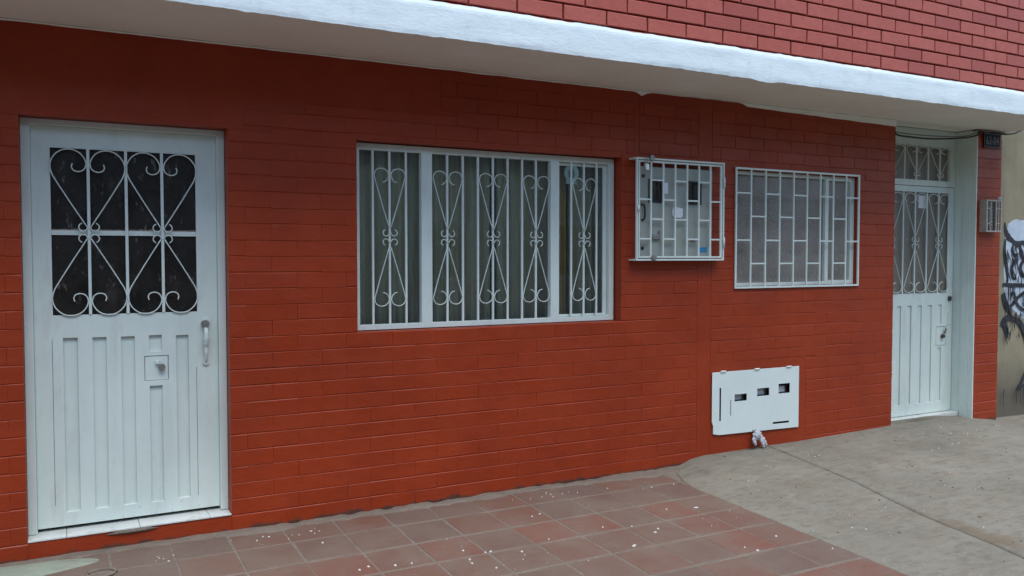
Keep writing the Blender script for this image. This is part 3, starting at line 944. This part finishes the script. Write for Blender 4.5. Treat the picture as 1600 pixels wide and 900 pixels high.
# folded sheet lining of the recess
mb = MB()
mb.poly([(0, 0)] * 0 or [(7.0295, .06), (7.0345, .06), (7.0345, 2.598), (7.0295, 2.598)], .115, .236)
mb.poly([(7.0225, .06), (7.0345, .06), (7.0345, 2.598), (7.0225, 2.598)], .045, .1145)
mb.poly([(7.0265, .05), (7.0385, .05), (7.0385, 2.59), (7.0265, 2.59)], -.006, .0445)
mb.build('jamb_lining', WHITE, door2, .002)
mb = MB(); mb.box(5.981, 7.028, .12, .24, .06, .128); mb.build('door_sill', SILL, door2, .002)

# ------------------------------------------------------------------ meter cabinet and its security cage
cab = tag(empty('meter_cabinet', (3.70, -.03, 1.5)), 'grey electric meter cabinet with two black windows inside the white wall cage', 'cabinet')
W1, W2 = (3.475, 3.590, 1.862, 2.020), (3.802, 3.932, 1.858, 2.018)
mb = MB(); mb.plate(3.412, 4.028, 1.492, 2.098, -.038, -.032, [(W1[0] + .012, W1[1] - .012, W1[2] + .012, W1[3] - .012), (W2[0] + .012, W2[1] - .012, W2[2] + .012, W2[3] - .012)])
mb.build('cabinet_door', CAB, cab, .003)
mb = MB(); mb.box(3.408, 4.033, -.031, .006, 1.488, 2.102); mb.build('cabinet_body', CAB, cab, .003)
for w in (W1, W2):
    mb = MB(); mb.plate(w[0], w[1], w[2], w[3], -.043, -.0385, [(w[0] + .014, w[1] - .014, w[2] + .014, w[3] - .014)]); f = mb.build('meter_window', BLACK, cab, .002)
    mb = MB(); mb.box(w[0] + .0125, w[1] - .0125, -.0375, -.0315, w[2] + .0125, w[3] - .0125); mb.build('pane', PANE_D, f)
mb = MB(); mb.tube(spline([(3.420, -.038, 1.846), (3.428, -.05, 1.846), (3.436, -.055, 1.825), (3.436, -.055, 1.765), (3.428, -.05, 1.746), (3.420, -.038, 1.746)], 5), .006, 8); mb.build('handle', BLACK, cab)
mb = MB(); mb.box(3.610, 3.640, -.0398, -.0385, 1.925, 1.998); mb.build('sticker', PAPER, cab)
mb = MB()
mb.poly([(3.672, 1.80), (3.68, 1.83), (3.70, 1.838), (3.765, 1.828), (3.765, 1.775), (3.745, 1.762), (3.69, 1.768), (3.675, 1.78)], -.046, -.0385)
mb.build('seal_cover', PAPER, cab, .002)
mb = MB(); mb.box(3.912, 3.982, -.0398, -.0385, 1.532, 1.566); mb.build('sticker', BLUE, cab)
mb = MB(); mb.box(3.50, 3.552, -.058, -.0385, 1.618, 1.650); mb.box(3.558, 3.570, -.048, -.0385, 1.612, 1.675); mb.build('hasp', STEEL, cab, .002)
for x, z in ((3.432, 2.036), (3.428, 1.558)):
    mb = MB(); mb.disc((x, z), .0115, -.045, -.038); mb.build('screw', BLACK, cab)
mb = MB(); mb.box(3.83, 3.88, -.05, -.0385, 1.612, 1.626); mb.build('vent_lip', STEEL, cab, .001)

cage = tag(empty('security_cage', (3.73, -.065, 1.475)), 'white iron bar cage with staggered bars bolted over the grey meter cabinet', 'cage')
mb = MB(); mb.plate(3.352, 4.106, 1.474, 2.153, -.078, -.062, [(3.364, 4.094, 1.486, 2.141)])
mb.build('outer_frame', IRON, cage, .002)
mb = MB(); mb.plate(3.3705, 4.0875, 1.4925, 2.1345, -.076, -.064, [(3.382, 4.072, 1.504, 2.123)])
mb.build('cage_door', IRON, cage, .002)
for z in (1.4742, 2.1415):
    mb = MB(); mb.box(3.345, 4.1055, -.0615, .006, z, z + .011); mb.build('wall_bracket', IRON, cage, .0015)
cxs = [3.376, 3.474, 3.576, 3.677, 3.779, 3.882, 3.983, 4.0795]
for x in cxs[1:-1]:
    mb = MB(); mb.box(x - .0058, x + .0058, -.075, -.065, 1.5042, 2.1228); mb.build('cage_bar', IRON, cage, .0015)
for i in range(7):
    a = cxs[i] + .0062; b = cxs[i + 1] - .0062
    if i == 6: b = 4.0718
    for z in ((1.880, 1.619) if i % 2 == 0 else (2.009, 1.750)):
        mb = MB(); mb.box(a, b, -.0746, -.0654, z - .0054, z + .0054); mb.build('cage_bar', IRON, cage, .0015)
for x, z, s in ((3.470, 2.150, 1), (3.492, 1.496, -1)):
    mb = MB(); mb.disc((x, z), .020, -.092, -.079, 14); mb.disc((x, z + .012 * s), .013, -.086, -.050, 12)
    mb.build('hasp_lug', STEEL, cage, .003)
for z in (2.015, 1.60):
    mb = MB(); mb.tube([(4.1, -.082, z - .035), (4.1, -.082, z + .035)], .0075, 8); mb.build('hinge', IRON, cage)
mb = MB(); mb.tube([(3.362, -.084, 1.80), (3.362, -.084, 1.84)], .009, 8); mb.build('catch', IRON, cage)

lock = tag(empty('padlock', (3.415, -.09, 2.07)), 'small bright steel padlock hanging at the top corner of the meter cage', 'padlock')
mb = MB(); mb.box(3.402, 3.432, -.104, -.084, 2.068, 2.112); o = mb.build('body', CHROME, lock, .004)
mb = MB(); mb.tube(spline([(3.407, -.094, 2.11), (3.406, -.094, 2.135), (3.412, -.094, 2.150), (3.420, -.094, 2.150), (3.427, -.094, 2.135), (3.427, -.094, 2.11)], 4), .0032, 6); mb.build('shackle', STEEL, lock)

# ------------------------------------------------------------------ gas meter box low on the wall
gas = tag(empty('gas_meter_box', (4.49, -.01, .22)), 'white metal meter box lid with three small openings, low on the red wall', 'meter box')
GXL, GXR = 4.066, 4.916
gh = [(4.276, 4.393, .459, .509), (4.494, 4.613, .480, .537), (4.707, 4.822, .484, .557),
      (4.134, 4.149, .328, .566), (4.237, 4.244, .360, .472), (4.652, 4.818, .264, .279)]
mb = MB(); mb.plate(GXL, GXR, .224, .680, -.014, -.009, gh)
o = mb.build('lid', LID, gas, .0015)
for v in o.data.vertices:      # the lid hangs a little out of square, its lower left corner rounded
    x, z = v.co.x + 4.49, v.co.z + .22
    v.co.z += .008 * (4.49 - x) / .42 * (1 if z < .3 else .2)
    if x < 4.07 and z < .3: v.co.x += .012; v.co.z += .010
mb = MB(); mb.plate(4.085, 4.905, .240, .668, -.0085, .003, [(4.101, 4.889, .256, .652)])
mb.build('box_frame', LID, gas)
for x, zz in ((4.165, .682), (4.488, .680), (4.808, .678)):
    mb = MB(); mb.tube([(x - .024, -.016, zz + .002), (x + .024, -.016, zz + .002)], .007, 8); mb.build('hinge', IRON, gas)
for (a, b, c, d), dz in zip(gh[:3], (0, 0, -.03)):
    mb = MB(); mb.box(a - .02, b + .02, .034, .12, c - .12, d + .005 + dz); f = mb.build('meter', STEEL, gas, .006)
    mb = MB(); mb.box(a + .01, b - .012, .028, .0335, c + .004, c + .026 + (d - c) * .3); mb.build('dial', PAPER, f)
mb = MB(); mb.box(4.10, 4.89, .13, .14, .25, .655); mb.build('box_back', BLACK, gas)
mb = MB(); mb.tube([(4.452, -.015, .236), (4.458, -.03, .228), (4.472, -.03, .228), (4.478, -.015, .236)], .0045, 6); mb.build('staple', STEEL, gas)

rag = tag(empty('knotted_rag', (4.47, -.03, .13)), 'knotted grey rag hanging from the bottom edge of the white meter box', 'rag')
def blob(c, r, seed):
    def fn(u, v):
        a, b = 2 * math.pi * u, math.pi * v
        d = Vector((math.sin(b) * math.cos(a), math.sin(b) * math.sin(a), math.cos(b)))
        k = 1 + .35 * noise.noise(d * 2.4 + Vector((seed, 0, 0))) + .2 * noise.noise(d * 6 + Vector((0, seed, 0)))
        return (c[0] + d.x * r[0] * k, c[1] + d.y * r[1] * k, c[2] + d.z * r[2] * k)
    return fn
mb = MB(); mb.grid(blob((4.475, -.035, .199), (.036, .024, .036), 1), 24, 16); mb.build('knot', RAG, rag)
for p, rr in (([(4.50, -.036, .19), (4.525, -.046, .165), (4.545, -.05, .135), (4.557, -.05, .112)], (.020, .017, .013, .006)),
              ([(4.492, -.04, .185), (4.508, -.05, .155), (4.522, -.054, .125), (4.527, -.054, .104)], (.018, .015, .011, .005)),
              ([(4.452, -.036, .195), (4.437, -.042, .172), (4.445, -.048, .148), (4.453, -.048, .128)], (.012, .014, .014, .006))):
    q = spline(p, 5)
    rad = [lerp(i / (len(q) - 1), [0, .33, .66, 1], rr) * (1 + .2 * math.sin(i * 1.7)) for i in range(len(q))]
    mb = MB(); mb.tube(q, rad, 8, flat=.7); mb.build('tail', RAG, rag)

# ------------------------------------------------------------------ things on the pillar
plate = tag(empty('house_number_plate', (7.22, -.012, 2.45)), 'dark house number plate reading 63-04 high on the red pillar', 'number plate')
mb = MB(); mb.box(7.108, 7.336, -.016, -.006, 2.452, 2.576); mb.build('plate', PLATE, plate, .003)
mb = MB(); mb.plate(7.110, 7.334, 2.454, 2.574, -.0172, -.0162, [(7.115, 7.329, 2.459, 2.569)]); mb.build('rim', NUMERAL, plate)
tc = bpy.data.curves.new('numerals', 'FONT'); tc.body = '63-04'; tc.size = .098; tc.align_x = 'CENTER'; tc.extrude = .001
to = bpy.data.objects.new('numerals_text', tc); col.objects.link(to)
dg = bpy.context.evaluated_depsgraph_get()
tm = bpy.data.meshes.new_from_object(to.evaluated_get(dg)); bpy.data.objects.remove(to)
tm.materials.clear(); tm.materials.append(NUMERAL)
no = bpy.data.objects.new('numerals', tm); col.objects.link(no); no.parent = plate
no.location = Vector((7.222, -.0178, 2.480)) - base_of(plate); no.rotation_euler = (math.pi / 2, 0, 0); no.scale = (.80, 1, 1)

ic = tag(empty('intercom', (7.2, -.03, 1.72)), 'beige caged intercom panel on the red pillar beside the far door', 'intercom')
IX0, IX1, IZ0, IZ1 = 7.085, 7.300, 1.715, 1.995
mb = MB(); mb.box(IX0 + .02, IX1 - .015, -.030, .002, IZ0 + .012, IZ1 - .012); mb.build('backing', BLACK, ic)
mb = MB(); mb.box(7.165, 7.218, -.038, -.0305, IZ0 + .025, IZ1 - .02); pn = mb.build('button_strip', CAB, ic, .002)
for k in range(7):
    mb = MB(); mb.box(7.176, 7.206, -.042, -.0382, IZ0 + .04 + k * .031, IZ0 + .056 + k * .031); mb.build('button', BLACK, pn, .001)
mb = MB(); mb.plate(IX0, IX1, IZ0, IZ1, -.066, -.052, [(IX0 + .022, IX1 - .014, IZ0 + .014, IZ1 - .014)]); mb.build('cage_frame', BEIGE, ic, .002)
mb = MB(); mb.box(IX0, IX0 + .012, -.0515, .003, IZ0, IZ1); mb.build('side_wall', BEIGE, ic, .001)
mb = MB(); mb.box(IX0 + .0125, IX1, -.0515, .003, IZ0, IZ0 + .008); mb.build('bottom_wall', BEIGE, ic, .001)
for x in (7.152, 7.226, 7.262):
    mb = MB(); mb.box(x - .006, x + .006, -.064, -.054, IZ0 + .0142, IZ1 - .0142); mb.build('cage_bar', BEIGE, ic, .001)
for z in (1.79, 1.92):
    for a, b in ((IX0 + .0222, 7.1458), (7.2322, 7.2558), (7.2682, IX1 - .0142)):
        mb = MB(); mb.box(a, b, -.063, -.055, z - .005, z + .005); mb.build('cage_bar', BEIGE, ic, .001)
mb = MB(); mb.box(7.235, 7.285, -.072, -.050, 1.996, 2.022); mb.build('padlock_hasp', BEIGE, ic, .004)

c1 = MB(); c1.tube(spline([(5.95, .03, 2.545), (5.99, -.004, 2.486), (6.15, -.004, 2.478), (6.42, -.004, 2.480), (6.790, -.006, 2.509), (7.008, -.010, 2.546), (7.05, -.022, 2.580), (7.15, -.020, 2.590), (7.28, -.020, 2.583), (7.37, -.026, 2.580), (7.441, -.03, 2.585), (7.52, -.04, 2.600), (7.60, -.06, 2.64)], 8), .0075, 8)
tag(c1.build('cable', CABLE), 'black cable slung under the slab from wall corner to the pillar', 'cable')
c2 = MB(); c2.tube(spline([(5.99, .06, 2.52), (6.30, .03, 2.508), (6.80, .02, 2.525), (7.0, -.006, 2.565), (7.045, -.02, 2.594), (7.12, -.034, 2.582), (7.2, -.036, 2.593), (7.38, -.03, 2.589)], 8), .005, 6)
tag(c2.build('cable', CABLE_G), 'thin grey cable above the black one, ending over the number plate', 'cable')

# ------------------------------------------------------------------ neighbouring wall with graffiti
nw = tag(empty('neighbour_wall', (8.9, .2, 0)), 'stained olive plaster wall with dark graffiti at the right edge', 'wall')
mb = MB(); mb.box(7.387, 10.6, .06, .30, -.25, 3.6); mb.build('plaster', NEIGH, nw)
def ragged(pts, amp, seed, step=.03):
    out = []
    for i in range(len(pts)):
        a, b = Vector((*pts[i], 0)), Vector((*pts[(i + 1) % len(pts)], 0))
        n = max(1, int((b - a).length / step))
        for k in range(n):
            p = a.lerp(b, k / n)
            out.append((p.x + amp * noise.noise((p.x * 9, p.y * 9, seed)), p.y + amp * noise.noise((p.x * 9, p.y * 9, seed + 5))))
    return out
mb = MB(); mb.poly(ragged([(7.60, 1.80), (7.66, 1.832), (7.9, 1.835), (8.4, 1.80), (8.5, 1.3), (8.3, 1.0), (8.05, .93), (7.88, .93), (7.72, 1.0), (7.60, 1.10), (7.545, 1.25), (7.56, 1.45), (7.555, 1.66)], .02, 3), .0585, .0605)
mb.build('spray_patch', SPRAYW, nw)
def stroke(pts, w, y):
    q = spline([(p[0], y, p[1]) for p in pts], 6)
    ws = w if hasattr(w, '__len__') else [w] * len(pts)
    L, Rr = [], []
    for i, p in enumerate(q):
        t = q[min(i + 1, len(q) - 1)] - q[max(i - 1, 0)]; t.normalize()
        nrm = Vector((-t.z, 0, t.x)); k = lerp(i / (len(q) - 1) * (len(ws) - 1), list(range(len(ws))), list(ws)) * .5 * (1 + .15 * noise.noise((i * .7, w[0] if hasattr(w, '__len__') else w, 1)))
        L.append(p + nrm * k); Rr.append(p - nrm * k)
    m = MB()
    for a, b in zip(L, Rr): m.v += [(a.x, y, a.z), (b.x, y, b.z)]
    n2 = len(m.v)
    m.v += [(v[0], y + .0012, v[2]) for v in m.v]
    for i in range(len(L) - 1):
        a = 2 * i
        m.f.append((a, a + 1, a + 3, a + 2)); m.sm.append(False)
        m.f.append((a + n2, a + 2 + n2, a + 3 + n2, a + 1 + n2)); m.sm.append(False)
        m.f.append((a, a + 2, a + 2 + n2, a + n2)); m.sm.append(False)
        m.f.append((a + 1, a + 1 + n2, a + 3 + n2, a + 3)); m.sm.append(False)
    return m.build('spray_stroke', SPRAYK, nw)
rg = random.Random(21)
lay_y = [.0570]
def tag_stroke(pts, w):
    stroke(pts, w, lay_y[0]); lay_y[0] -= .0007
tag_stroke([(7.545, 1.81), (7.56, 1.74), (7.61, 1.675), (7.69, 1.64)], [.02, .05, .07, .03])
tag_stroke([(7.63, 1.655), (7.74, 1.615), (7.83, 1.63), (7.88, 1.60), (8.0, 1.62)], [.03, .06, .04, .06, .03])
tag_stroke([(7.68, 1.62), (7.665, 1.56), (7.70, 1.515), (7.76, 1.53)], [.02, .04, .035, .015])
tag_stroke([(7.56, 1.66), (7.55, 1.55), (7.575, 1.44), (7.60, 1.33), (7.60, 1.25)], [.02, .04, .05, .035, .02])
tag_stroke([(7.78, 1.62), (7.80, 1.53), (7.86, 1.47), (7.93, 1.46)], [.03, .05, .05, .03])
tag_stroke([(7.70, 1.46), (7.66, 1.39), (7.68, 1.31), (7.735, 1.30)], [.02, .04, .03, .02])
tag_stroke([(7.84, 1.48), (7.79, 1.40), (7.82, 1.33), (7.90, 1.34)], [.03, .05, .04, .03])
tag_stroke([(7.53, 1.25), (7.65, 1.243), (7.85, 1.238), (8.1, 1.24)], [.03, .038, .034, .03])
tag_stroke([(7.535, 1.17), (7.58, 1.07), (7.65, 1.0), (7.66, .95)], [.05, .07, .05, .02])
tag_stroke([(7.63, 1.03), (7.72, 1.10), (7.80, 1.15), (7.92, 1.19)], [.03, .045, .03, .04])
tag_stroke([(7.70, 1.18), (7.74, 1.08), (7.82, 1.02), (7.92, 1.01)], [.025, .03, .03, .02])
tag_stroke([(7.535, .87), (7.57, .93), (7.66, .945), (7.76, .91)], [.07, .07, .045, .04])
tag_stroke([(7.72, .93), (7.80, .89), (7.87, .80), (7.905, .68)], [.04, .06, .06, .02])
tag_stroke([(7.545, .93), (7.585, .85), (7.60, .76)], [.06, .06, .015])
tag_stroke([(7.96, .52), (7.89, .42), (7.83, .33), (7.79, .29)], [.022, .028, .035, .05])
tag_stroke([(7.79, .30), (7.86, .31), (7.92, .33)], [.035, .02, .012])
for k in range(60):                     # dry scratchy marks
    x, z = rg.uniform(7.54, 7.9), rg.choice((rg.uniform(1.3, 1.62), rg.uniform(.8, 1.2)))
    a = rg.uniform(-1.9, -.9); q = rg.uniform(.04, .14)
    stroke([(x, z), (x + q * .5 * math.cos(a), z + q * .5 * math.sin(a)), (x + q * math.cos(a) + .01, z + q * math.sin(a))], [.005, .018, .004], .0440 - .0002 * (k % 9))
rg = random.Random(5)
for k in range(32):
    x = rg.uniform(7.55, 7.92); z1 = rg.choice((1.56, 1.50, 1.23, 1.23, .86, .30)); ln_ = rg.uniform(.05, .2)
    stroke([(x, z1), (x + rg.uniform(-.004, .004), z1 - ln_ * .5), (x, z1 - ln_)], [.012, .008, .004], .0418 - .0006 * k)

# ------------------------------------------------------------------ paint drops and litter on the pavement
spots = [(1.82,-1.05),(2.34,-0.48),(1.86,-0.85),(1.77,-0.78),(1.40,-0.81),(1.48,-0.82),(2.59,-1.10),(2.75,-0.86),(2.40,-0.46),(1.89,-0.85),(2.03,-0.92),(2.24,-0.83),(2.60,-0.80),(3.30,-0.32),(3.47,-0.33),(3.11,-0.71),(3.29,-0.76),(2.81,-0.99),(2.86,-0.95),(3.91,-0.54),(3.12,-1.43),(3.49,-1.58),(3.09,-1.37),(3.89,-1.46),(3.84,-1.41),(3.36,-1.32),(1.75,-0.90),(1.28,-0.77),(1.23,-0.79),(1.17,-0.37),(1.74,-0.95)]
mb = MB()
rg = random.Random(11)
def drop(x, y, r, el=1.0):
    z = (zg(x, y) if x > 3.56 else zplane(x, y)) + .0035
    b = len(mb.v); n = 9; a0 = rg.uniform(0, 6.28)
    ring = []
    for k in range(n):
        a = 2 * math.pi * k / n; q = r * rg.uniform(.7, 1.2)
        dx, dy = q * el * math.cos(a), q * math.sin(a)
        X, Y = x + dx * math.cos(a0) - dy * math.sin(a0), y + dx * math.sin(a0) + dy * math.cos(a0)
        ring.append((X, Y, z - .004 + (.0301 * (Y - y))))
    mb.v += ring + [(x + (p[0] - x) * .7, y + (p[1] - y) * .7, z + .0007) for p in ring]
    for k in range(n):
        l2 = (k + 1) % n
        mb.f.append((b + k, b + l2, b + n + l2, b + n + k)); mb.sm.append(True)
    mb.f.append(tuple(b + n + k for k in range(n))); mb.sm.append(True)
for i, (x, y) in enumerate(spots): drop(x, y, .010 if i == 6 else rg.uniform(.004, .0075), 2.2 if i in (6, 9, 16) else 1.2)
cl = [(rg.uniform(.3, 3.4), rg.uniform(-1.9, -.1)) for _ in range(14)]
for k in range(45):
    q = rg.choice(cl); drop(min(3.5, q[0] + rg.gauss(0, .16)), min(-.06, q[1] + rg.gauss(0, .13)), rg.choice((.001, .0012, .0015, .002, .0028)))
cl = [(rg.uniform(3.8, 7.2), rg.uniform(-2.0, -.15)) for _ in range(16)]
for k in range(100):
    q = rg.choice(cl)
    drop(max(3.6, q[0] + rg.gauss(0, .2)), min(-.05, q[1] + rg.gauss(0, .15)), rg.choice((.0009, .0012, .0015, .002, .0034)), 1.5)
for k in range(26):                     # flecks brushed off at the foot of the wall
    x0, y0 = rg.choice(((1.15, -.20), (.95, -.22), (2.45, -.16), (2.62, -.17), (2.95, -.21), (.45, -.24)))
    drop(x0 + rg.gauss(0, .06), y0 + rg.gauss(0, .03), rg.uniform(.0015, .0045), 2)
tag(mb.build('paint_drops', SPLAT), 'white paint drops spattered over the tiles and concrete', 'paint drops', kind='stuff')
mb = MB()
for k in range(60):
    x, y = rg.uniform(3.7, 7.4), rg.uniform(-2.1, -.05)
    drop(x, y, rg.choice((.003, .004, .006, .008)), 1.6)
tag(mb.build('litter', LEAF), 'dark specks of dirt and leaf litter on the concrete', 'litter', kind='stuff')
